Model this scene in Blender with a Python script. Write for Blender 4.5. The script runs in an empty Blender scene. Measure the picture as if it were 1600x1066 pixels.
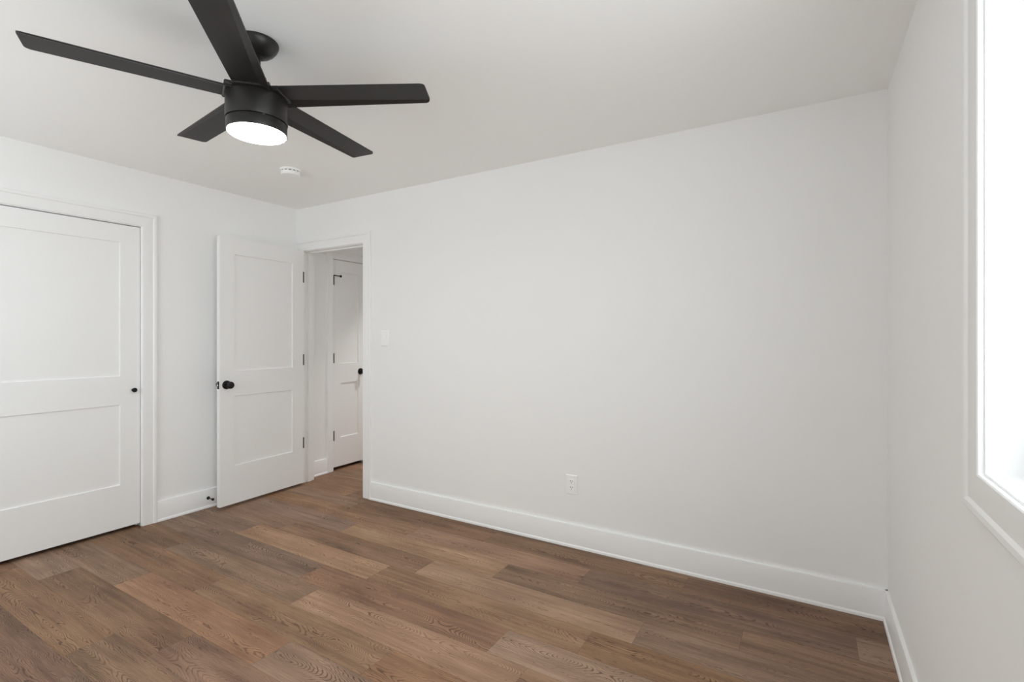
import bpy, bmesh, math, random
from mathutils import Vector, Matrix
random.seed(7)
S = bpy.context.scene
COL = S.collection
PI = math.pi
W, H, YF = 4.248, 2.44, -3.33          # room: x 0..W, y YF..0, z 0..H
TH = 0.115                             # partition thickness

# ---------------------------------------------------------------- camera, world, light, exposure
cam_d = bpy.data.cameras.new('camera'); cam = bpy.data.objects.new('camera', cam_d); COL.objects.link(cam)
cam.location = (3.9228, -2.8296, 1.3036)
cam.rotation_euler = (PI/2, 0, math.radians(30.7054))
cam_d.sensor_width = 36.0; cam_d.lens = 772.157/1600*36.0
cam_d.shift_y = -(533-525.79)/1600.0
cam_d.clip_start = 0.02
S.camera = cam
S.view_settings.view_transform = 'Standard'; S.view_settings.look = 'None'
S.view_settings.gamma = 1.0; S.view_settings.use_curve_mapping = False
S.view_settings.exposure = -0.02
S.cycles.max_bounces = 24; S.cycles.diffuse_bounces = 16; S.cycles.glossy_bounces = 6
S.cycles.transparent_max_bounces = 12; S.cycles.sample_clamp_indirect = 8.0; S.cycles.caustics_reflective = False
SKY, GROUND, SUNNY, LAMP, HALL = 5.6, 5.4, 1.45, 68.0, 8.0
wd = bpy.data.worlds.new('overcast_sky'); S.world = wd; wd.use_nodes = True
bg = wd.node_tree.nodes['Background']
# overcast sky above the horizon, bright pale ground below it
def world_nodes():
    nt = wd.node_tree
    tc = nt.nodes.new('ShaderNodeTexCoord'); sp = nt.nodes.new('ShaderNodeSeparateXYZ'); mr = nt.nodes.new('ShaderNodeMapRange'); mx = nt.nodes.new('ShaderNodeMix')
    mx.data_type = 'RGBA'
    nt.links.new(tc.outputs['Generated'], sp.inputs[0]); nt.links.new(sp.outputs['Z'], mr.inputs['Value'])
    mr.inputs['From Min'].default_value = -.03; mr.inputs['From Max'].default_value = .03
    nt.links.new(mr.outputs[0], mx.inputs['Factor'])
    mx.inputs[6].default_value = (GROUND*.95, GROUND*.97, GROUND, 1); mx.inputs[7].default_value = (SKY*.89, SKY*.945, SKY, 1)
    nt.links.new(mx.outputs[2], bg.inputs['Color'])
    # the brighter, hazy half of the day lies beyond the right-hand window
    dt = nt.nodes.new('ShaderNodeVectorMath'); dt.operation = 'DOT_PRODUCT'; dt.inputs[1].default_value = (.707, .707, 0)
    ms = nt.nodes.new('ShaderNodeMapRange'); ms.interpolation_type = 'SMOOTHSTEP'
    nt.links.new(tc.outputs['Generated'], dt.inputs[0]); nt.links.new(dt.outputs['Value'], ms.inputs['Value'])
    ms.inputs['From Min'].default_value = -.55; ms.inputs['From Max'].default_value = .55; ms.inputs['To Min'].default_value = 1.0; ms.inputs['To Max'].default_value = SUNNY
    nt.links.new(ms.outputs[0], bg.inputs['Strength'])
world_nodes()

def portal(name, loc, rot, sx, sy):
    l = bpy.data.lights.new(name, 'AREA'); l.shape = 'RECTANGLE'; l.size = sx; l.size_y = sy
    l.cycles.is_portal = True
    o = bpy.data.objects.new(name, l); COL.objects.link(o); o.location = loc; o.rotation_euler = rot
    return o
# window openings (inner jamb faces)
WR = dict(a=-3.020, b=-1.425, z0=1.015, z1=2.055)      # in the right wall, along y; unseen part widened for daylight
WF = dict(a=0.45, b=1.95, z0=0.95, z1=2.055)           # in the wall behind the camera, along x; unseen, placed and sized for its daylight
portal('window_daylight_portal', (W+0.145, (WR['a']+WR['b'])/2, (WR['z0']+WR['z1'])/2), (0, PI/2, 0), WR['z1']-WR['z0'], WR['b']-WR['a'])
portal('front_window_daylight_portal', ((WF['a']+WF['b'])/2, YF-0.145, (WF['z0']+WF['z1'])/2), (PI/2, 0, 0), WF['b']-WF['a'], WF['z1']-WF['z0'])
hf = bpy.data.lights.new('hall_fill_light', 'AREA'); hf.shape = 'DISK'; hf.size = 0.15; hf.spread = math.radians(84); hf.energy = HALL; hf.color = (1, .98, .95)  # unseen light added to brighten the hall; it has no fixture
hfo = bpy.data.objects.new('hall_fill_light', hf); COL.objects.link(hfo); hfo.location = (0.68, 1.15, H-0.004)

# ---------------------------------------------------------------- materials
def mat(name, rgb, rough=0.5, metal=0.0, spec=0.5, bump=0.0, bscale=300.0, var=0.0):
    m = bpy.data.materials.new(name); m.use_nodes = True
    nt = m.node_tree; b = nt.nodes['Principled BSDF']
    b.inputs['Base Color'].default_value = (*rgb, 1); b.inputs['Roughness'].default_value = rough
    b.inputs['Metallic'].default_value = metal; b.inputs['Specular IOR Level'].default_value = spec
    tc = nt.nodes.new('ShaderNodeTexCoord')
    n = nt.nodes.new('ShaderNodeTexNoise'); n.inputs['Scale'].default_value = bscale; n.inputs['Detail'].default_value = 3
    nt.links.new(tc.outputs['Object'], n.inputs['Vector'])
    if bump:
        bp = nt.nodes.new('ShaderNodeBump'); bp.inputs['Strength'].default_value = bump; bp.inputs['Distance'].default_value = 0.001
        nt.links.new(n.outputs['Fac'], bp.inputs['Height']); nt.links.new(bp.outputs['Normal'], b.inputs['Normal'])
    if var:
        n2 = nt.nodes.new('ShaderNodeTexNoise'); n2.inputs['Scale'].default_value = 3.0
        nt.links.new(tc.outputs['Object'], n2.inputs['Vector'])
        r = nt.nodes.new('ShaderNodeMapRange'); r.inputs['To Min'].default_value = 1-var; r.inputs['To Max'].default_value = 1+var
        nt.links.new(n2.outputs['Fac'], r.inputs['Value'])
        mx = nt.nodes.new('ShaderNodeVectorMath'); mx.operation = 'SCALE'; mx.inputs[0].default_value = rgb
        nt.links.new(r.outputs['Result'], mx.inputs['Scale']); nt.links.new(mx.outputs['Vector'], b.inputs['Base Color'])
    return m
M = {}
M['wall'] = mat('painted_drywall', (.888, .892, .892), .75, spec=.3, bump=.12, bscale=420, var=.006)
M['ceil'] = mat('ceiling_paint', (.945, .948, .945), .9, spec=.2, bump=.10, bscale=300, var=.006)
M['trim'] = mat('trim_paint', (.89, .894, .894), .38, spec=.45, bump=.02, bscale=60)
M['door'] = mat('door_paint', (.885, .889, .889), .42, spec=.45, bump=.03, bscale=120)
M['plastic'] = mat('white_plastic', (.925, .928, .925), .35)
M['black'] = mat('matte_black_metal', (.004, .004, .004), .40, spec=.35)
M['fan'] = mat('fan_black', (.014, .0128, .0115), .40, spec=.42, bump=.05, bscale=700)
M['blade'] = mat('fan_blade_black', (.0175, .0162, .0145), .46, spec=.36, bump=.12, bscale=500)
M['bronze'] = mat('hinge_bronze', (.12, .11, .10), .4, metal=.8)
M['chrome'] = mat('latch_steel', (.75, .75, .75), .2, metal=1)
M['slot'] = mat('slot_dark', (.03, .03, .03), .7)
M['vinyl'] = mat('window_vinyl', (.86, .86, .86), .4)
M['rubber'] = mat('black_rubber', (.01, .01, .01), .7)
def emit_mat(name, rgb, s):
    m = bpy.data.materials.new(name); m.use_nodes = True
    b = m.node_tree.nodes['Principled BSDF']; b.inputs['Base Color'].default_value = (.9, .9, .88, 1); b.inputs['Roughness'].default_value = .35
    b.inputs['Emission Color'].default_value = (*rgb, 1); b.inputs['Emission Strength'].default_value = s
    return m
M['lens'] = emit_mat('lit_frosted_lens', (1, .92, .82), LAMP)
def glass_mat():
    m = bpy.data.materials.new('window_glass'); m.use_nodes = True; nt = m.node_tree
    for n in list(nt.nodes):
        if n.type == 'BSDF_PRINCIPLED': nt.nodes.remove(n)
    out = [n for n in nt.nodes if n.type == 'OUTPUT_MATERIAL'][0]
    t = nt.nodes.new('ShaderNodeBsdfTransparent'); t.inputs[0].default_value = (.95, .97, .96, 1)
    g = nt.nodes.new('ShaderNodeBsdfGlossy'); g.inputs['Roughness'].default_value = .02
    f = nt.nodes.new('ShaderNodeFresnel'); f.inputs['IOR'].default_value = 1.45
    mx = nt.nodes.new('ShaderNodeMixShader')
    ge = nt.nodes.new('ShaderNodeNewGeometry'); fr = nt.nodes.new('ShaderNodeMath'); fr.operation = 'MULTIPLY'; iv = nt.nodes.new('ShaderNodeMath'); iv.operation = 'SUBTRACT'; iv.inputs[0].default_value = 1.0
    nt.links.new(ge.outputs['Backfacing'], iv.inputs[1]); nt.links.new(iv.outputs[0], fr.inputs[0]); nt.links.new(f.outputs[0], fr.inputs[1])
    nt.links.new(fr.outputs[0], mx.inputs[0]); nt.links.new(t.outputs[0], mx.inputs[1]); nt.links.new(g.outputs[0], mx.inputs[2])
    nt.links.new(mx.outputs[0], out.inputs['Surface'])
    return m
M['glass'] = glass_mat()

def floor_mat():
    m = bpy.data.materials.new('wood_plank_floor'); m.use_nodes = True; nt = m.node_tree; L = nt.links
    b = nt.nodes['Principled BSDF']
    def N(t, **k):
        n = nt.nodes.new('ShaderNode'+t)
        for a, v in k.items(): setattr(n, a, v)
        return n
    def math_(op, a, c=None, clamp=False):
        n = N('Math', operation=op, use_clamp=clamp)
        for i, v in enumerate((a, c)):
            if v is None: continue
            if isinstance(v, (int, float)): n.inputs[i].default_value = v
            else: L.new(v, n.inputs[i])
        return n.outputs[0]
    def noise(vec, scale, detail=2.0, rough=.5, dist=0.0):
        n = N('TexNoise'); n.inputs['Scale'].default_value = scale; n.inputs['Detail'].default_value = detail
        n.inputs['Roughness'].default_value = rough; n.inputs['Distortion'].default_value = dist
        L.new(vec, n.inputs['Vector']); return n.outputs['Fac']
    def comb(x, y, z):
        n = N('CombineXYZ')
        for i, v in enumerate((x, y, z)):
            if isinstance(v, (int, float)): n.inputs[i].default_value = v
            else: L.new(v, n.inputs[i])
        return n.outputs[0]
    uv = N('UVMap', uv_map='plank'); s = N('SeparateXYZ'); L.new(uv.outputs[0], s.inputs[0]); u, v = s.outputs[0], s.outputs[1]
    uv2 = N('UVMap', uv_map='ends'); s2 = N('SeparateXYZ'); L.new(uv2.outputs[0], s2.inputs[0]); e0, e1 = s2.outputs[0], s2.outputs[1]
    at = N('VertexColor', layer_name='plank_tone'); sc = N('SeparateColor'); L.new(at.outputs['Color'], sc.inputs[0])
    tone, hue, seed = sc.outputs[0], sc.outputs[1], sc.outputs[2]
    sd = math_('MULTIPLY', seed, 37.0)
    # flat-sawn grain: growth rings cut by the board's face
    h = math_('MULTIPLY', math_('SUBTRACT', noise(comb(math_('MULTIPLY', u, 1.7), sd, 0.0), 1.0, 1.5), .5), .34)
    cen = math_('MULTIPLY', math_('SUBTRACT', seed, .5), .10)
    wob = math_('MULTIPLY', math_('SUBTRACT', noise(comb(math_('MULTIPLY', u, 5.0), math_('MULTIPLY', v, 22.0), sd), 1.0, 3.0), .5), .050)
    vv = math_('ADD', math_('SUBTRACT', v, cen), wob)
    r = math_('SQRT', math_('ADD', math_('MULTIPLY', vv, vv), math_('MULTIPLY', h, h)))
    jit = math_('MULTIPLY', noise(comb(math_('MULTIPLY', u, 9.0), math_('MULTIPLY', v, 60.0), sd), 1.0, 3.0), 4.5)
    ring = math_('SINE', math_('ADD', math_('MULTIPLY', r, 2*PI*215.0), jit))
    rl = N('MapRange', interpolation_type='SMOOTHSTEP'); L.new(ring, rl.inputs['Value'])
    rl.inputs['From Min'].default_value = .35; rl.inputs['From Max'].default_value = 1.0
    patch = N('MapRange'); L.new(noise(comb(math_('MULTIPLY', u, 1.5), math_('MULTIPLY', v, 9.0), math_('ADD', sd, 5.0)), 1.0, 2.0), patch.inputs['Value'])
    patch.inputs['From Min'].default_value = .40; patch.inputs['From Max'].default_value = .65
    line = math_('MULTIPLY', rl.outputs[0], math_('ADD', math_('MULTIPLY', patch.outputs[0], .7), .3))
    fib = noise(comb(math_('MULTIPLY', u, 9.0), math_('MULTIPLY', v, 420.0), sd), 1.0, 3.0, .65)
    streak = noise(comb(math_('MULTIPLY', u, 1.6), math_('MULTIPLY', v, 45.0), math_('ADD', sd, 9.0)), 1.0, 3.0, .6)
    blot = noise(comb(math_('MULTIPLY', u, 2.6), math_('MULTIPLY', v, 10.0), math_('ADD', sd, 3.0)), 1.0, 2.0)
    k = math_('ADD', tone, math_('MULTIPLY', math_('SUBTRACT', fib, .5), .46))
    k = math_('ADD', k, math_('MULTIPLY', math_('SUBTRACT', streak, .5), .42))
    k = math_('ADD', k, math_('MULTIPLY', math_('SUBTRACT', blot, .5), .45))
    k = math_('SUBTRACT', k, math_('MULTIPLY', line, .42))
    ramp = N('ValToRGB'); L.new(k, ramp.inputs['Fac'])
    cr = ramp.color_ramp
    cr.elements[0].position = 0.0; cr.elements[0].color = (.075, .040, .024, 1)
    cr.elements[1].position = 1.0; cr.elements[1].color = (.60, .405, .265, 1)
    e = cr.elements.new(.30); e.color = (.165, .093, .056, 1)
    e = cr.elements.new(.62); e.color = (.350, .216, .134, 1)
    hs = N('HueSaturation'); L.new(ramp.outputs['Color'], hs.inputs['Color'])
    hr = N('MapRange'); L.new(hue, hr.inputs['Value']); hr.inputs['To Min'].default_value = .4935; hr.inputs['To Max'].default_value = .5035
    sr = N('MapRange'); L.new(math_('FRACT', math_('MULTIPLY', sd, 3.7)), sr.inputs['Value']); sr.inputs['To Min'].default_value = .86; sr.inputs['To Max'].default_value = 1.12
    L.new(hr.outputs[0], hs.inputs['Hue']); L.new(sr.outputs[0], hs.inputs['Saturation'])
    # thin bevelled seams
    ev = math_('SUBTRACT', .0905, math_('ABSOLUTE', v)); ed = math_('MINIMUM', math_('MINIMUM', e0, e1), ev)
    sm = N('MapRange', interpolation_type='SMOOTHSTEP'); L.new(ed, sm.inputs['Value'])
    sm.inputs['From Min'].default_value = 0.0; sm.inputs['From Max'].default_value = .0016; sm.inputs['To Min'].default_value = .62
    dk = N('VectorMath', operation='SCALE'); L.new(hs.outputs['Color'], dk.inputs[0]); L.new(sm.outputs[0], dk.inputs['Scale'])
    L.new(dk.outputs['Vector'], b.inputs['Base Color'])
    rr = N('MapRange'); L.new(fib, rr.inputs['Value']); rr.inputs['To Min'].default_value = .50; rr.inputs['To Max'].default_value = .66
    L.new(rr.outputs[0], b.inputs['Roughness']); b.inputs['Specular IOR Level'].default_value = .35
    bp = N('Bump'); bp.inputs['Strength'].default_value = .35; bp.inputs['Distance'].default_value = .0006
    hh = math_('ADD', math_('SUBTRACT', math_('MULTIPLY', fib, .5), math_('MULTIPLY', line, .5)), math_('MULTIPLY', sm.outputs[0], 1.2))
    L.new(hh, bp.inputs['Height']); L.new(bp.outputs['Normal'], b.inputs['Normal'])
    return m
M['floor'] = floor_mat()

# ---------------------------------------------------------------- helpers
def link(name, bm, m, parent=None, smooth=None, loc=None):
    bmesh.ops.recalc_face_normals(bm, faces=bm.faces)
    me = bpy.data.meshes.new(name); bm.to_mesh(me); bm.free()
    o = bpy.data.objects.new(name, me); COL.objects.link(o)
    me.materials.append(M[m])
    if parent: o.parent = parent
    if loc: o.location = loc
    if smooth:
        for p in me.polygons: p.use_smooth = True
        me.set_sharp_from_angle(angle=math.radians(smooth))
    return o
def empty(name, loc=(0, 0, 0), rz=0.0, parent=None):
    o = bpy.data.objects.new(name, None); COL.objects.link(o); o.location = loc; o.rotation_euler = (0, 0, rz)
    o.empty_display_size = .05
    if parent: o.parent = parent
    return o
def tag(o, label=None, cat=None, group=None, kind=None):
    if label: o['label'] = label
    if cat: o['category'] = cat
    if group: o['group'] = group
    if kind: o['kind'] = kind
    return o
def box(bm, x0, x1, y0, y1, z0, z1, bev=0.0, seg=2):
    vs = [bm.verts.new((x, y, z)) for x in (x0, x1) for y in (y0, y1) for z in (z0, z1)]
    F = [(0, 1, 3, 2), (4, 6, 7, 5), (0, 4, 5, 1), (2, 3, 7, 6), (0, 2, 6, 4), (1, 5, 7, 3)]
    fs = [bm.faces.new([vs[i] for i in f]) for f in F]
    if bev:
        es = list({e for f in fs for e in f.edges})
        bmesh.ops.bevel(bm, geom=es, offset=bev, segments=seg, profile=.5, affect='EDGES')
def boxo(name, m, parent, *a, bev=0.0, seg=2):
    bm = bmesh.new(); box(bm, *a, bev=bev, seg=seg); return link(name, bm, m, parent)
def lathe(bm, prof, n=64, mtx=None):
    """prof: list of (r, z) spun round local Z; ends at r=0 are closed."""
    rings = []
    for r, z in prof:
        if r < 1e-6: rings.append([bm.verts.new((0, 0, z))])
        else: rings.append([bm.verts.new((r*math.cos(2*PI*i/n), r*math.sin(2*PI*i/n), z)) for i in range(n)])
    for A, B in zip(rings, rings[1:]):
        for i in range(n):
            j = (i+1) % n
            if len(A) == 1 and len(B) == 1: continue
            if len(A) == 1: bm.faces.new((A[0], B[i], B[j]))
            elif len(B) == 1: bm.faces.new((A[i], A[j], B[0]))
            else: bm.faces.new((A[i], A[j], B[j], B[i]))
    if mtx: bmesh.ops.transform(bm, matrix=mtx, verts=bm.verts)
def latheo(name, m, parent, prof, n=64, mtx=None, smooth=35):
    bm = bmesh.new(); lathe(bm, prof, n, mtx); return link(name, bm, m, parent, smooth)
def sweep(bm, prof, ends, place):
    """a straight moulding: prof = [(o, h)], ends = (f0(o), f1(o)) gives the run coordinate at each end; place(run, o, h) -> xyz"""
    A = [bm.verts.new(place(ends[0](o), o, h)) for o, h in prof]
    B = [bm.verts.new(place(ends[1](o), o, h)) for o, h in prof]
    n = len(prof)
    for i in range(n): bm.faces.new((A[i], A[(i+1) % n], B[(i+1) % n], B[i]))
    bm.faces.new(A); bm.faces.new(B[::-1])
CAS = [(0, 0), (0, .0095), (.003, .0118), (.060, .0130), (.0635, .0122), (.066, .0155), (.070, .0182), (.083, .0186), (.0875, .0165), (.089, .012), (.089, 0)]
def casing_piece(name, parent, run0, run1, place, prof=CAS, m='trim'):
    bm = bmesh.new(); sweep(bm, prof, (run0, run1), place); return link(name, bm, m, parent, 25)
def door_casing(root, a, b, zt, P, left=True, right=True, aw=None):
    """casing round an opening a..b wide and zt high; P(s, z, h) -> xyz, with mitred head corners"""
    lim = (lambda o: a-o) if aw is None else (lambda o: max(a-o, aw))
    casing_piece('head_casing', root, lim, lambda o: b+o, lambda r, o, h: P(r, zt+o, h))
    if left: casing_piece('side_casing', root, lambda o: 0.0, lambda o: zt+o, lambda r, o, h: P(a-o if aw is None else max(a-o, aw), r, h))
    if right: casing_piece('side_casing', root, lambda o: 0.0, lambda o: zt+o, lambda r, o, h: P(b+o, r, h))
BASE = [(0, 0), (.021, 0), (.021, .006), (.0195, .012), (.0155, .0165), (.014, .0175), (.014, .136), (.0125, .1395), (.010, .1405), (0, .1405)]
def baseboard(name, p0, p1, nrm, label):
    """p0->p1 along the wall's foot, nrm = direction into the room"""
    p0, p1, nrm = Vector(p0), Vector(p1), Vector(nrm)
    bm = bmesh.new(); n = len(BASE)
    A = [bm.verts.new(p0+nrm*o+Vector((0, 0, h))) for o, h in BASE]; B = [bm.verts.new(p1+nrm*o+Vector((0, 0, h))) for o, h in BASE]
    for i in range(n): bm.faces.new((A[i], A[(i+1) % n], B[(i+1) % n], B[i]))
    bm.faces.new(A); bm.faces.new(B[::-1])
    return tag(link(name, bm, 'trim', None, 25), label, 'baseboard', kind='structure')
def wall(name, xyz0, xyz1, axis, hole, label, m='wall'):
    """a slab between two corners, one rectangular hole; axis = 'x' or 'y' (the wall's run); hole = (a, b, z0, z1)"""
    bm = bmesh.new()
    (x0, y0, z0), (x1, y1, z1) = xyz0, xyz1
    s0, s1 = (x0, x1) if axis == 'x' else (y0, y1)
    d0, d1 = (y0, y1) if axis == 'x' else (x0, x1)
    ss = [s0, s1]; zs = [z0, z1]
    if hole: ss = sorted({s0, hole[0], hole[1], s1}); zs = sorted({z0, hole[2], hole[3], z1})
    def V(s, d, z): return (s, d, z) if axis == 'x' else (d, s, z)
    cache = {}
    def v(i, j, k):
        if (i, j, k) not in cache: cache[i, j, k] = bm.verts.new(V(ss[i], (d0, d1)[k], zs[j]))
        return cache[i, j, k]
    solid = lambda i, j: 0 <= i < len(ss)-1 and 0 <= j < len(zs)-1 and not (hole and hole[0]-1e-6 <= ss[i] and ss[i+1] <= hole[1]+1e-6 and hole[2]-1e-6 <= zs[j] and zs[j+1] <= hole[3]+1e-6)
    for i in range(len(ss)-1):
        for j in range(len(zs)-1):
            if not solid(i, j): continue
            for k in (0, 1): bm.faces.new((v(i, j, k), v(i+1, j, k), v(i+1, j+1, k), v(i, j+1, k)))
            for di, dj, e in ((-1, 0, ((i, j), (i, j+1))), (1, 0, ((i+1, j), (i+1, j+1))), (0, -1, ((i, j), (i+1, j))), (0, 1, ((i, j+1), (i+1, j+1)))):
                if not solid(i+di, j+dj): bm.faces.new((v(*e[0], 0), v(*e[1], 0), v(*e[1], 1), v(*e[0], 1)))
    return tag(link(name, bm, m), label, 'wall', kind='structure')

# ---------------------------------------------------------------- floor: rows of planks 0.181 wide, 1.22 long, running along x
JOINT = {0: 3.38, 1: 2.889, 2: 2.465, 3: 2.07, 4: 1.895, 5: 2.79, 6: 1.764, 7: 2.45, 8: 2.034, 9: 1.62, 10: 1.322, 11: 2.7, -1: 1.9, -2: 2.55, -3: 2.2}
TONE = {(0, 0): .36, (0, -1): .47, (0, -2): .42, (0, 1): .33,
        (1, 0): .40, (1, -1): .60, (1, -2): .55, (1, 1): .50,
        (2, 0): .43, (2, -1): .66, (2, -2): .50,
        (3, 0): .62, (3, -1): .46, (3, -2): .50, (3, 1): .47,
        (4, 0): .52, (4, -1): .68, (4, -2): .46, (4, 1): .46,
        (5, 0): .60, (5, -1): .47, (5, -2): .43, (5, -3): .46,
        (6, 0): .62, (6, -1): .45, (6, 1): .54,
        (7, 0): .53, (7, -1): .48, (7, -2): .45,
        (8, 0): .50, (8, -1): .55, (8, 1): .64, (8, -2): .44,
        (9, 0): .42, (9, -1): .41, (9, 1): .50,
        (10, 0): .43, (10, -1): .49, (10, 1): .5, (11, 0): .44, (11, -1): .40, (11, -2): .38}
def build_floor():
    bm = bmesh.new(); up = bm.loops.layers.uv.new('plank'); ue = bm.loops.layers.uv.new('ends'); cl = bm.loops.layers.float_color.new('plank_tone')
    X0, X1, Y0, Y1 = -.90, W+.20, YF-.20, 4.40
    pw, pl = .181, 1.22
    cache = {}
    def vert(x, y):
        k = (round(x, 5), round(y, 5))
        if k not in cache: cache[k] = bm.verts.new((x, y, 0))
        return cache[k]
    rng = random.Random(11)
    for k in range(-26, 19):
        y1 = -.045-.181*k; y0 = y1-pw
        if y1 <= Y0 or y0 >= Y1: continue
        j = JOINT.get(k, 1.0+rng.random()*1.22)
        n0 = -int((j-X0)/pl)-1
        for n in range(n0, n0+8):
            a = j+n*pl; b = a+pl
            xa, xb, ya, yb = max(a, X0), min(b, X1), max(y0, Y0), min(y1, Y1)
            if xb-xa < 1e-4 or yb-ya < 1e-4: continue
            tone = TONE.get((k, n), (.33 if k < 0 else .40)+.18*rng.random()); hue = rng.random(); seed = rng.random(); fl = rng.choice((-1, 1))
            f = bm.faces.new((vert(xa, ya), vert(xb, ya), vert(xb, yb), vert(xa, yb)))
            for l in f.loops:
                x, y = l.vert.co.x, l.vert.co.y
                l[up].uv = ((x-a)*fl+seed*40, y-(y0+y1)/2); l[ue].uv = (x-a, b-x); l[cl] = (tone, hue, seed, 1)
    # slab thickness under the boards
    return tag(link('floor', bm, 'floor'), 'brown wood plank floor of the empty bedroom', 'floor', kind='structure')
build_floor()

# ---------------------------------------------------------------- room shell
CL = (-2.125, -1.213)       # closet opening along y
DO = (.083, .840)           # doorway opening along x
ZH = 2.055                  # head jamb height
JT = .019
wall('wall_left', (-TH, YF-.14, 0), (0, 0, H), 'y', (CL[0]-JT, CL[1]+JT, 0, ZH+JT), 'white painted wall on the left, with the closet door in it')
wall('wall_back', (-TH, 0, 0), (W+.14, TH, H), 'x', (DO[0]-JT, DO[1]+JT, 0, ZH+JT), 'long blank white wall facing the camera, with the doorway at its left end')
wall('wall_right', (W, YF-.14, 0), (W+.14, 0, H), 'y', (WR['a']-JT, WR['b']+JT, WR['z0']-JT, WR['z1']+JT), 'white wall on the right, around the bright window')
wall('wall_front', (0, YF-.14, 0), (W, YF, H), 'x', (WF['a']-JT, WF['b']+JT, WF['z0']-JT, WF['z1']+JT), 'white wall behind the camera')
bm = bmesh.new(); box(bm, -.90, W+.14, YF-.14, 4.40, H, H+.10)
tag(link('ceiling', bm, 'ceil'), 'flat white ceiling carrying the black fan', 'ceiling', kind='structure')
# hall beyond the doorway and the closet's inside
HX = -.008
LD = (.398, .808)           # linen closet opening in the hall's left wall
wall('wall_hall_left', (HX-TH, TH, 0), (HX, 4.20, H), 'y', (LD[0]-JT, LD[1]+JT, 0, ZH+JT), 'white hallway wall seen through the doorway, holding a narrow door')
wall('wall_hall_right', (1.05, TH, 0), (1.05+TH, 4.20, H), 'y', None, 'white hallway wall out of sight to the right')
wall('wall_hall_end', (HX-TH, 4.20, 0), (1.05+TH, 4.20+TH, H), 'x', None, 'white wall at the far end of the hallway')
bm = bmesh.new(); box(bm, -.80, -.78, -2.40, -.95, 0, H); box(bm, -.78, -TH, -2.42, -2.40, 0, H); box(bm, -.78, -TH, -.95, -.93, 0, H)
tag(link('wall_closet', bm, 'wall'), 'inside walls of the closet behind the closed door', 'wall', kind='structure')
bm = bmesh.new(); box(bm, -.62, -.60, TH+.02, 1.30, 0, H); box(bm, -.60, HX-TH, TH+.02, TH+.04, 0, H); box(bm, -.60, HX-TH, 1.28, 1.30, 0, H)
tag(link('wall_linen_closet', bm, 'wall'), 'inside walls of the hallway closet', 'wall', kind='structure')

# baseboards
baseboard('baseboard_back', (DO[1]+.005+.089, 0, 0), (W, 0, 0), (0, -1, 0), 'tall white baseboard along the long blank wall')
baseboard('baseboard_right', (W, YF, 0), (W, 0, 0), (-1, 0, 0), 'white baseboard at the foot of the wall below the window')
baseboard('baseboard_left', (0, CL[1]+.004+.089, 0), (0, -.019, 0), (1, 0, 0), 'short white baseboard between closet casing and open door')
baseboard('baseboard_left', (0, YF, 0), (0, CL[0]-.004-.089, 0), (1, 0, 0), 'white baseboard on the near side of the closet')
baseboard('baseboard_front', (0, YF, 0), (W, YF, 0), (0, 1, 0), 'white baseboard behind the camera')
baseboard('baseboard_hall', (HX, TH, 0), (HX, LD[0]-.004-.075, 0), (1, 0, 0), 'small white baseboard in the hallway before the narrow door')
baseboard('baseboard_hall', (HX, LD[1]+.004+.075, 0), (HX, 4.20, 0), (1, 0, 0), 'white baseboard in the hallway past the narrow door')

# ---------------------------------------------------------------- door casings and jambs
def jambs(root, a, b, P, d0, d1, stop=None):
    """P(s, z, d) -> xyz; d = depth through the wall"""
    def bx(name, s0, s1, z0, z1, e0, e1):
        p, q = P(s0, z0, e0), P(s1, z1, e1)
        lo = [min(p[i], q[i]) for i in range(3)]; hi = [max(p[i], q[i]) for i in range(3)]
        return boxo(name, 'trim', root, lo[0], hi[0], lo[1], hi[1], lo[2], hi[2], bev=.0012, seg=1)
    bx('jamb', a-JT, a, 0, ZH+JT, d0, d1); bx('jamb', b, b+JT, 0, ZH+JT, d0, d1); bx('head_jamb', a, b, ZH, ZH+JT, d0, d1)
    if stop:
        s0, s1 = stop
        bx('door_stop_strip', a, a+.011, 0, ZH, s0, s1); bx('door_stop_strip', b-.011, b, 0, ZH, s0, s1)
        bx('door_stop_strip', a+.011, b-.011, ZH-.011, ZH, s0, s1)
t1 = tag(empty('trim_1', (0, CL[1], 0)), 'white mitred casing around the closet door at the left edge', 'door casing', kind='structure')
LOC = lambda root, P: (lambda *a: tuple(Vector(P(*a))-root.location))
door_casing(t1, CL[0]-.004, CL[1]+.004, ZH+.004, LOC(t1, lambda s, z, h: (h, s, z)))
jambs(t1, CL[0], CL[1], LOC(t1, lambda s, z, d: (d, s, z)), 0, -TH, (-.052, -.085))
t2 = tag(empty('trim_2', (DO[1], 0, 0)), 'white casing around the open doorway in the corner', 'door casing', kind='structure')
door_casing(t2, DO[0]-.005, DO[1]+.005, ZH+.005, LOC(t2, lambda s, z, h: (s, -h, z)), aw=.0005)
jambs(t2, DO[0], DO[1], LOC(t2, lambda s, z, d: (s, d, z)), 0, TH, (.045, .080))
CAS_keep = CAS
CAS = [(o*.84, h) for o, h in CAS_keep]
t3 = tag(empty('trim_3', (HX, LD[0], 0)), 'white casing around the narrow hallway door', 'door casing', kind='structure')
def hall_case():
    P = LOC(t3, lambda s, z, h: (HX+h, s, z)); a, b, zt = LD[0]-.004, LD[1]+.004, ZH+.004
    casing_piece('head_casing', t3, lambda o: a-o, lambda o: b+o, lambda r, o, h: P(r, zt+o, h), CAS)
    casing_piece('side_casing', t3, lambda o: 0.0, lambda o: zt+o, lambda r, o, h: P(a-o, r, h), CAS)
    casing_piece('side_casing', t3, lambda o: 0.0, lambda o: zt+o, lambda r, o, h: P(b+o, r, h), CAS)
hall_case(); CAS = CAS_keep
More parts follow.
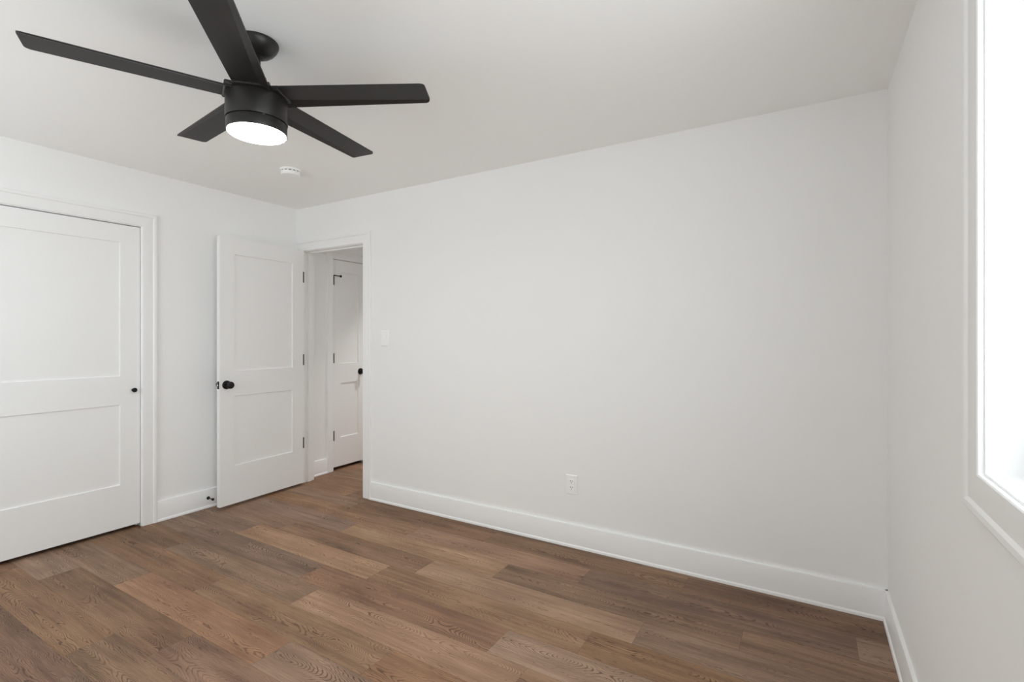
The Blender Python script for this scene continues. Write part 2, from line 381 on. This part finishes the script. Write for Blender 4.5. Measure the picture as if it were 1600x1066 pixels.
jambs(t3, LD[0], LD[1], LOC(t3, lambda s, z, d: (HX+d, s, z)), 0, -TH, (-.052, -.085))
# black strike plate on the latch side jamb of the doorway
boxo('strike_plate', 'bronze', t2, -.0022, .0008, -.001, .03, .91, .965, bev=.0006, seg=1)

# ---------------------------------------------------------------- two-panel doors
DT = .035
def door_leaf(root, w, z0, z1, stile=.112, sx=1):
    """leaf in local coords: x along the width (0..w)*sx, y = 0 (front) .. DT (back), z world; two recessed flat panels"""
    PAN = [(.312, .846), (1.038, 1.932)]
    us = [0, stile, w-stile, w]; zs = [z0, PAN[0][0], PAN[0][1], PAN[1][0], PAN[1][1], z1]
    bm = bmesh.new(); c = {}
    def v(u, z, d):
        k = (round(u, 5), round(z, 5), round(d, 5))
        if k not in c: c[k] = bm.verts.new((u*sx, d, z))
        return c[k]
    rec, sl = .0085, .0020
    for side in (0, 1):
        d = 0 if side == 0 else DT; dr = rec if side == 0 else DT-rec
        for i in range(3):
            for j in range(5):
                q = [(us[i], zs[j]), (us[i+1], zs[j]), (us[i+1], zs[j+1]), (us[i], zs[j+1])]
                if i == 1 and j in (1, 3):
                    r = [(us[1]+sl, zs[j]+sl), (us[2]-sl, zs[j]+sl), (us[2]-sl, zs[j+1]-sl), (us[1]+sl, zs[j+1]-sl)]
                    for a in range(4):
                        b_ = (a+1) % 4
                        bm.faces.new((v(*q[a], d), v(*q[b_], d), v(*r[b_], dr), v(*r[a], dr)))
                else: bm.faces.new([v(*p, d) for p in q])
    for i in range(3):
        for z in (z0, z1): bm.faces.new((v(us[i], z, 0), v(us[i+1], z, 0), v(us[i+1], z, DT), v(us[i], z, DT)))
    for j in range(5):
        for u in (0, w): bm.faces.new((v(u, zs[j], 0), v(u, zs[j+1], 0), v(u, zs[j+1], DT), v(u, zs[j], DT)))
    edge = [e for e in bm.edges if all(abs(x.co.x) < 1e-6 or abs(abs(x.co.x)-w) < 1e-6 for x in e.verts) and abs(e.verts[0].co.x-e.verts[1].co.x) < 1e-6 and abs(e.verts[0].co.y-e.verts[1].co.y) < 1e-6]
    bmesh.ops.bevel(bm, geom=edge, offset=.0018, segments=2, profile=.5, affect='EDGES')
    link('slab', bm, 'door', root)
    for (a, b_) in PAN:
        x0, x1 = sorted(((stile+sl-.004)*sx, (w-stile-sl+.004)*sx))
        boxo('panel', 'door', root, x0, x1, rec, DT-rec, a-.0005, b_+.0005)
def rotm(axis, loc): # local Z -> given axis
    return Matrix.Translation(loc) @ Vector((0, 0, 1)).rotation_difference(Vector(axis)).to_matrix().to_4x4()
def knob(root, loc, axis, label=None):
    """round knob on a round rosette, growing out of loc along axis"""
    k = latheo('door_knob', 'black', root, [(0, .030), (.009, .030), (.0105, .034), (.018, .037), (.0245, .042), (.0272, .049), (.0268, .056), (.0235, .062), (.016, .0655), (.0, .0665)], 40, rotm(axis, loc), 50)
    latheo('rosette', 'black', k, [(0, 0), (.0325, 0), (.0325, .004), (.031, .0075), (.026, .0095), (.0125, .011), (.0110, .032), (0, .032)], 40, rotm(axis, loc), 40)
    k['label'] = label or 'matte black round door knob'
    return k
# closet door (closed, in the left wall)
cw = CL[1]-CL[0]-.008
d1 = tag(empty('door_1', (-.004, CL[1]-.004, 0), -PI/2), 'closed white two-panel closet door with a tiny black knob, at the left edge', 'door', kind='structure')
# local +x runs towards -y; front (local y=0) must face +x : rotate so that local -y -> +x
d1.rotation_euler = (0, 0, -PI/2)
def leaf_closet():
    # with rz = -90deg: local x -> -y, local y -> +x ; the room side is local +y, so flip depth by building at y -DT..0
    h = empty('tmp', parent=d1)
    door_leaf(d1, cw, .024, 2.049, stile=.113)
    for ch in list(d1.children):
        if ch.type == 'MESH': ch.location = (0, -DT, 0)
    COL.objects.unlink(h); bpy.data.objects.remove(h)
leaf_closet()
ck = latheo('closet_knob', 'black', d1, [(0, 0), (.0105, 0), (.0105, .002), (.0062, .004), (.0058, .012), (.0105, .015), (.0148, .019), (.0155, .023), (.013, .0275), (.007, .030), (0, .0305)], 32, rotm((0, 1, 0), (.040, 0, .940)), 45)
ck['label'] = 'small black mushroom knob'

# bedroom door, standing open against the left wall
F0, F1 = Vector((.137, -.032)), Vector((.162, -.772))     # its visible (hall-side) face: hinge end, free end
dv = (F1-F0); bw = dv.length; ang = math.atan2(dv.y, dv.x)
d2 = tag(empty('door_2', (F0.x, F0.y, 0), ang), 'open white two-panel bedroom door swung back beside the corner', 'door', kind='structure')
# local x -> towards the free end, local +y -> to its left = +x side of the room (visible); leaf lies at y -DT..0
door_leaf(d2, bw, .022, 2.055, stile=.114)
for ch in d2.children: ch.location = (0, -DT, 0)
knob(d2, (bw-.052, 0, .937), (0, 1, 0)); knob(d2, (bw-.052, -DT, .937), (0, -1, 0))
lp = boxo('latch_plate', 'black', d2, bw-.0012, bw+.0012, -DT+.005, -.005, .937-.0285, .937+.0285, bev=.0008, seg=1)
boxo('latch_bolt', 'chrome', lp, bw+.0012, bw+.009, -DT*.5-.006, -DT*.5+.006, .937-.007, .937+.007, bev=.002)
for z in (1.823, 1.099, .371):
    hg = boxo('hinge', 'bronze', d2, -.0020, .0105, -.030, .0012, z-.0475, z+.0475, bev=.0008, seg=1)
    # knuckle on the wall side and the leaf on the jamb
    latheo('hinge_pin', 'bronze', hg, [(0, z-.05), (.006, z-.05), (.006, z+.05), (0, z+.05)], 16, Matrix.Translation((-.004, -DT-.006, 0)), 40)
    hg['label'] = 'dark bronze hinge'

# narrow hallway door
lw = LD[1]-LD[0]-.006
d3 = tag(empty('door_3', (HX-.004, LD[0]+.003, 0), PI/2), 'closed narrow hallway door with black hinges, seen through the doorway', 'door', kind='structure')
door_leaf(d3, lw, .030, 2.050, stile=.091)      # local x -> +y ; local y -> -x : front faces +x already
knob(d3, (lw-.062, 0, .945), (0, -1, 0))
for i, z in enumerate((1.850, 1.092, .338)):
    hg = latheo('hinge', 'black', d3, [(0, z-.0475), (.0085, z-.0475), (.0085, z+.0475), (0, z+.0475)], 16, Matrix.Translation((.001, -.005, 0)), 40)
    hg['label'] = 'black door hinge'
    boxo('hinge_leaf', 'black', hg, -.004, .016, -.0014, .0006, z-.0475, z+.0475)
    if i == 0:   # hinge-pin door stop with its arm and bumper
        a0, a1 = Vector((.001, -.008, z+.046)), Vector((.070, -.038, z+.040))
        bm = bmesh.new(); L_ = (a1-a0).length
        lathe(bm, [(0, 0), (.0048, 0), (.0048, L_-.014), (.0105, L_-.014), (.0105, L_), (0, L_)], 16, rotm(a1-a0, a0)); link('stop_arm', bm, 'black', hg, 40)

# ---------------------------------------------------------------- windows
def window(name, a, b, z0, z1, P, label, tname, tlabel):
    """P(s, z, d) -> xyz, d > 0 outwards from the wall face, d < 0 into the room"""
    root = tag(empty(name, P((a+b)/2, z0, 0)), label, 'window', kind='structure')
    Q = LOC(root, P)
    def bx(nm, m, par, s0, s1, zz0, zz1, e0, e1, bev=.0015):
        p, q = Q(s0, zz0, e0), Q(s1, zz1, e1)
        lo = [min(p[i], q[i]) for i in range(3)]; hi = [max(p[i], q[i]) for i in range(3)]
        return boxo(nm, m, par, lo[0], hi[0], lo[1], hi[1], lo[2], hi[2], bev=bev)
    D = .085
    bx('jamb', 'trim', root, a-JT, a, z0-JT, z1+JT, 0, D); bx('jamb', 'trim', root, b, b+JT, z0-JT, z1+JT, 0, D)
    bx('head_jamb', 'trim', root, a, b, z1, z1+JT, 0, D); bx('sill', 'trim', root, a, b, z0-JT, z0, 0, D)
    fw = .045
    def ring(nm, m, par, s0, s1, zz0, zz1, w, e0, e1):
        bm = bmesh.new(); c = []
        for e in (e0, e1):
            c.append([[bm.verts.new(Q(*p, e)) for p in ((s0, zz0), (s1, zz0), (s1, zz1), (s0, zz1))], [bm.verts.new(Q(*p, e)) for p in ((s0+w, zz0+w), (s1-w, zz0+w), (s1-w, zz1-w), (s0+w, zz1-w))]])
        for i in range(4):
            j = (i+1) % 4
            for k in (0, 1): bm.faces.new((c[k][0][i], c[k][0][j], c[k][1][j], c[k][1][i]))
            for q in (0, 1): bm.faces.new((c[0][q][i], c[0][q][j], c[1][q][j], c[1][q][i]))
        return link(nm, bm, m, par)
    ring('window_frame', 'vinyl', root, a, b, z0, z1, .030, D, D+.055)
    zm = (z0+z1)/2
    for nm, y0, y1, e in (('upper_sash', zm-.018, z1-.030, D+.030), ('lower_sash', z0+.030, zm+.018, D+.006)):
        sh = ring(nm, 'vinyl', root, a+.030, b-.030, y0, y1, .036, e, e+.022)
        bx('pane', 'glass', sh, a+.064, b-.064, y0+.034, y1-.034, e+.009, e+.012, bev=0)
        if nm == 'lower_sash': bx('sash_lock', 'vinyl', sh, (a+b)/2-.03, (a+b)/2+.03, y1, y1+.012, e+.002, e+.020)
    t = tag(empty(tname, P((a+b)/2, z0, 0)), tlabel, 'window casing', kind='structure')
    R = LOC(t, P); o0 = .005
    A, B, C, Dd = a-o0, b+o0, z0-o0, z1+o0
    casing_piece('head_casing', t, lambda o: A-o, lambda o: B+o, lambda r, o, h: R(r, Dd+o, -h))
    casing_piece('bottom_casing', t, lambda o: A-o, lambda o: B+o, lambda r, o, h: R(r, C-o, -h))
    casing_piece('side_casing', t, lambda o: C-o, lambda o: Dd+o, lambda r, o, h: R(A-o, r, -h))
    casing_piece('side_casing', t, lambda o: C-o, lambda o: Dd+o, lambda r, o, h: R(B+o, r, -h))
window('window_1', WR['a'], WR['b'], WR['z0'], WR['z1'], lambda s, z, d: (W+d, s, z), 'bright daylit window at the right edge', 'trim_4', 'white picture-frame casing around the bright window')
window('window_2', WF['a'], WF['b'], WF['z0'], WF['z1'], lambda s, z, d: (s, YF-d, z), 'unseen window in the wall behind the camera, added for its daylight', 'trim_5', 'casing of the unseen added window behind the camera')

# ---------------------------------------------------------------- ceiling fan
FX, FY, FS = 2.0997, -1.6901, .979
fan = tag(empty('ceiling_fan', (FX, FY, H)), 'matte black five-blade ceiling fan with a lit round lens', 'ceiling fan')
zz = lambda z: FS*(z-H)-.0239        # fan heights, set below the ceiling
fs = lambda p: [(r*FS, z) for r, z in p]
latheo('canopy', 'fan', fan, [(0, 0), (.0765, 0), (.0775, -.004), (.0765, -.010), (.071, -.0225), (.061, -.0355), (.049, -.046), (.038, -.0525), (.030, -.0555), (.0270, -.0575), (.020, -.0575), (.018, -.054), (0, -.054)], 64)
latheo('downrod', 'fan', fan, [(0, -.050), (.0125, -.050), (.0125, -.170), (0, -.170)], 24)
latheo('yoke_cover', 'fan', fan, fs([(.0125, zz(2.332)), (.028, zz(2.332)), (.033, zz(2.327)), (.041, zz(2.290)), (.049, zz(2.262)), (.049, zz(2.254)), (0, zz(2.254))]), 48)
latheo('motor_housing', 'fan', fan, fs([(0, zz(2.262)), (.060, zz(2.262)), (.098, zz(2.256)), (.1065, zz(2.250)), (.1105, zz(2.242)), (.1115, zz(2.234)), (.1115, zz(2.151)), (.1105, zz(2.1485)), (.104, zz(2.148)), (0, zz(2.148))]), 96)
kit = latheo('light_ring', 'fan', fan, fs([(0, zz(2.150)), (.103, zz(2.150)), (.103, zz(2.1445)), (.1085, zz(2.144)), (.1090, zz(2.142)), (.1090, zz(2.106)), (.1078, zz(2.1035)), (.1050, zz(2.1035)), (.1050, zz(2.112)), (0, zz(2.112))]), 96)
for a in range(3):
    t = math.radians(100+120*a)
    latheo('set_screw', 'bronze', kit, [(0, .100), (.0034, .100), (.0034, .1052), (0, .1052)], 12, rotm((math.cos(t), math.sin(t), 0), (0, 0, zz(2.1465))))
lens = latheo('lens', 'lens', fan, fs([(.1045, zz(2.112)), (.1045, zz(2.102)), (.101, zz(2.0990)), (.085, zz(2.0965)), (.05, zz(2.0950)), (0, zz(2.0945))]), 96)
lens['label'] = 'glowing white round lens'
BZ, BR, BW = zz(2.2534)+H, .6775*FS, .1246*FS
def blade_mesh():
    """one blade along local +x; crease runs slantwise so the bent lip narrows towards the tip; rounded tip corners"""
    bm = bmesh.new()
    r0 = .085; th = .006
    aM, aL = math.radians(-1.8), math.radians(-20)
    def zat(v, f):   # v across (-w/2..w/2), f = crease position across
        return v*math.tan(aM) if v <= f else f*math.tan(aM)+(v-f)*math.tan(aL)
    xs = [r0, .12, .2, .3, .4, .5, .58, .64]; rc = .018
    tip = []
    for i in range(7): tip.append((BR-rc+rc*math.sin(i*PI/12), rc*(1-math.cos(i*PI/12))))   # (x, inset)
    st = [(x, 0.0) for x in xs if x < BR-rc-.005]+tip
    rows = []
    for x, ins in st:
        t = (x-r0)/(BR-r0); hw = BW/2*(1.05-.05*t); fw = .29+(.12-.29)*t
        f = hw-2*hw*fw
        lo, hi = -hw+ins, hw-ins
        f = min(f, hi-.001)
        vs = [lo, lo*.5+f*.5, f, (f+hi)/2, hi]
        rows.append(([bm.verts.new((x, v, zat(v, f)+th/2)) for v in vs], [bm.verts.new((x, v, zat(v, f)-th/2)) for v in vs]))
    for A, B in zip(rows, rows[1:]):
        for i in range(4):
            bm.faces.new((A[0][i], B[0][i], B[0][i+1], A[0][i+1])); bm.faces.new((A[1][i], A[1][i+1], B[1][i+1], B[1][i]))
        for i in (0, 4): bm.faces.new((A[0][i], A[1][i], B[1][i], B[0][i]))
    for Rr in (rows[0], rows[-1]):
        for i in range(4): bm.faces.new((Rr[0][i], Rr[0][i+1], Rr[1][i+1], Rr[1][i]))
    return bm
def bracket_mesh():
    bm = bmesh.new(); box(bm, .052, .1155, -.0635, .0655, -.0105, .0085, bev=.006, seg=3); return bm
b0 = k0 = None
for k in range(5):
    if b0 is None:
        b = b0 = link('blade', blade_mesh(), 'blade', fan, 12)
        kk = k0 = link('blade_bracket', bracket_mesh(), 'fan', b0)
        sc_ = None
    else:
        b = b0.copy(); COL.objects.link(b); b.parent = fan
        kk = k0.copy(); COL.objects.link(kk); kk.parent = b
    b.location = (0, 0, BZ-H); b.rotation_euler = (0, 0, math.radians(28.54+72*k))

# ---------------------------------------------------------------- small wall and ceiling devices
sd = tag(empty('smoke_detector', (.903, -.703, H)), 'round white smoke detector on the ceiling near the corner', 'smoke detector')
latheo('base_plate', 'plastic', sd, [(0, 0), (.066, 0), (.066, -.010), (.064, -.0125), (0, -.0125)], 64)
latheo('vent_gap', 'slot', sd, [(0, -.0120), (.0575, -.0120), (.0575, -.0180), (0, -.0180)], 64)
for i in range(14):
    a = 2*PI*i/14
    bm = bmesh.new(); box(bm, .050, .0615, -.0055, .0055, -.0185, -.0120)
    bmesh.ops.rotate(bm, verts=bm.verts, cent=(0, 0, 0), matrix=Matrix.Rotation(a, 3, 'Z')); link('vent_rib', bm, 'plastic', sd)
latheo('cover', 'plastic', sd, [(0, -.0175), (.0620, -.0175), (.0625, -.0195), (.0610, -.036), (.0570, -.041), (.045, -.0435), (.020, -.0440), (0, -.0440)], 64)
latheo('test_button', 'plastic', sd, [(0, -.0435), (.011, -.0435), (.0105, -.0455), (0, -.046)], 24, Matrix.Translation((.022, .018, 0)))

def plate_mesh(w, h):
    bm = bmesh.new(); a = [(w/2, h/2, 0), (w/2-.001, h/2-.001, .0032), (w/2-.0045, h/2-.0045, .0058)]
    rings = [[bm.verts.new((sx*x, -d, sz*z)) for sx, sz in ((-1, -1), (1, -1), (1, 1), (-1, 1))] for x, z, d in a]
    for A, B in zip(rings, rings[1:]):
        for i in range(4): bm.faces.new((A[i], A[(i+1) % 4], B[(i+1) % 4], B[i]))
    bm.faces.new(rings[0]); bm.faces.new(rings[-1]); return bm
ou = tag(empty('wall_outlet', (2.6755, 0, .383)), 'white duplex electrical outlet low on the long blank wall', 'outlet')
link('cover_plate', plate_mesh(.080, .122), 'plastic', ou)
for s in (1, -1):
    bm = bmesh.new(); box(bm, -.0165, .0165, -.0082, -.003, s*.0195-.0145, s*.0195+.0145, bev=.0015)
    rc = link('receptacle', bm, 'plastic', ou)
    zc = s*.0195
    for x, hgt in ((-.0063, .0085), (.0063, .0070)):
        boxo('slot', 'slot', rc, x-.0013, x+.0013, -.0086, -.0070, zc+.0045-hgt/2, zc+.0045+hgt/2)
    bm = bmesh.new(); lathe(bm, [(0, 0), (.0027, 0), (.0027, .0016), (0, .0016)], 16, rotm((0, -1, 0), (0, -.0070, zc-.0068))); link('ground_hole', bm, 'slot', rc)
sw = tag(empty('light_switch', (1.0835, 0, 1.287)), 'white toggle light switch plate beside the doorway', 'light switch')
link('cover_plate', plate_mesh(.080, .122), 'plastic', sw)
boxo('switch_surround', 'plastic', sw, -.006, .006, -.0068, -.004, -.0125, .0125, bev=.0006, seg=1)
bm = bmesh.new(); box(bm, -.0042, .0042, -.020, -.004, -.005, .005, bev=.001)
bmesh.ops.rotate(bm, verts=bm.verts, cent=(0, -.004, 0), matrix=Matrix.Rotation(math.radians(-26), 3, 'X')); link('toggle', bm, 'plastic', sw)
for s in (1, -1):
    latheo('screw', 'plastic', sw, [(0, 0), (.0032, 0), (.0028, .0012), (0, .0014)], 16, rotm((0, -1, 0), (0, -.0056, s*.030)))

st = tag(empty('door_stop', (.014, -.776, .0735)), 'black door stop screwed to the baseboard beside the open door', 'door stop')
latheo('mounting_flange', 'black', st, [(0, 0), (.0125, 0), (.0125, .002), (.009, .0065), (.005, .008), (0, .008)], 32, rotm((1, 0, 0), (0, 0, 0)))
latheo('rod', 'black', st, [(0, .007), (.0040, .007), (.0036, .058), (0, .058)], 20, rotm((1, 0, 0), (0, 0, 0)))
latheo('rubber_tip', 'rubber', st, [(0, .056), (.0085, .056), (.0095, .060), (.0092, .069), (.006, .073), (0, .0735)], 24, rotm((1, 0, 0), (0, 0, 0)))
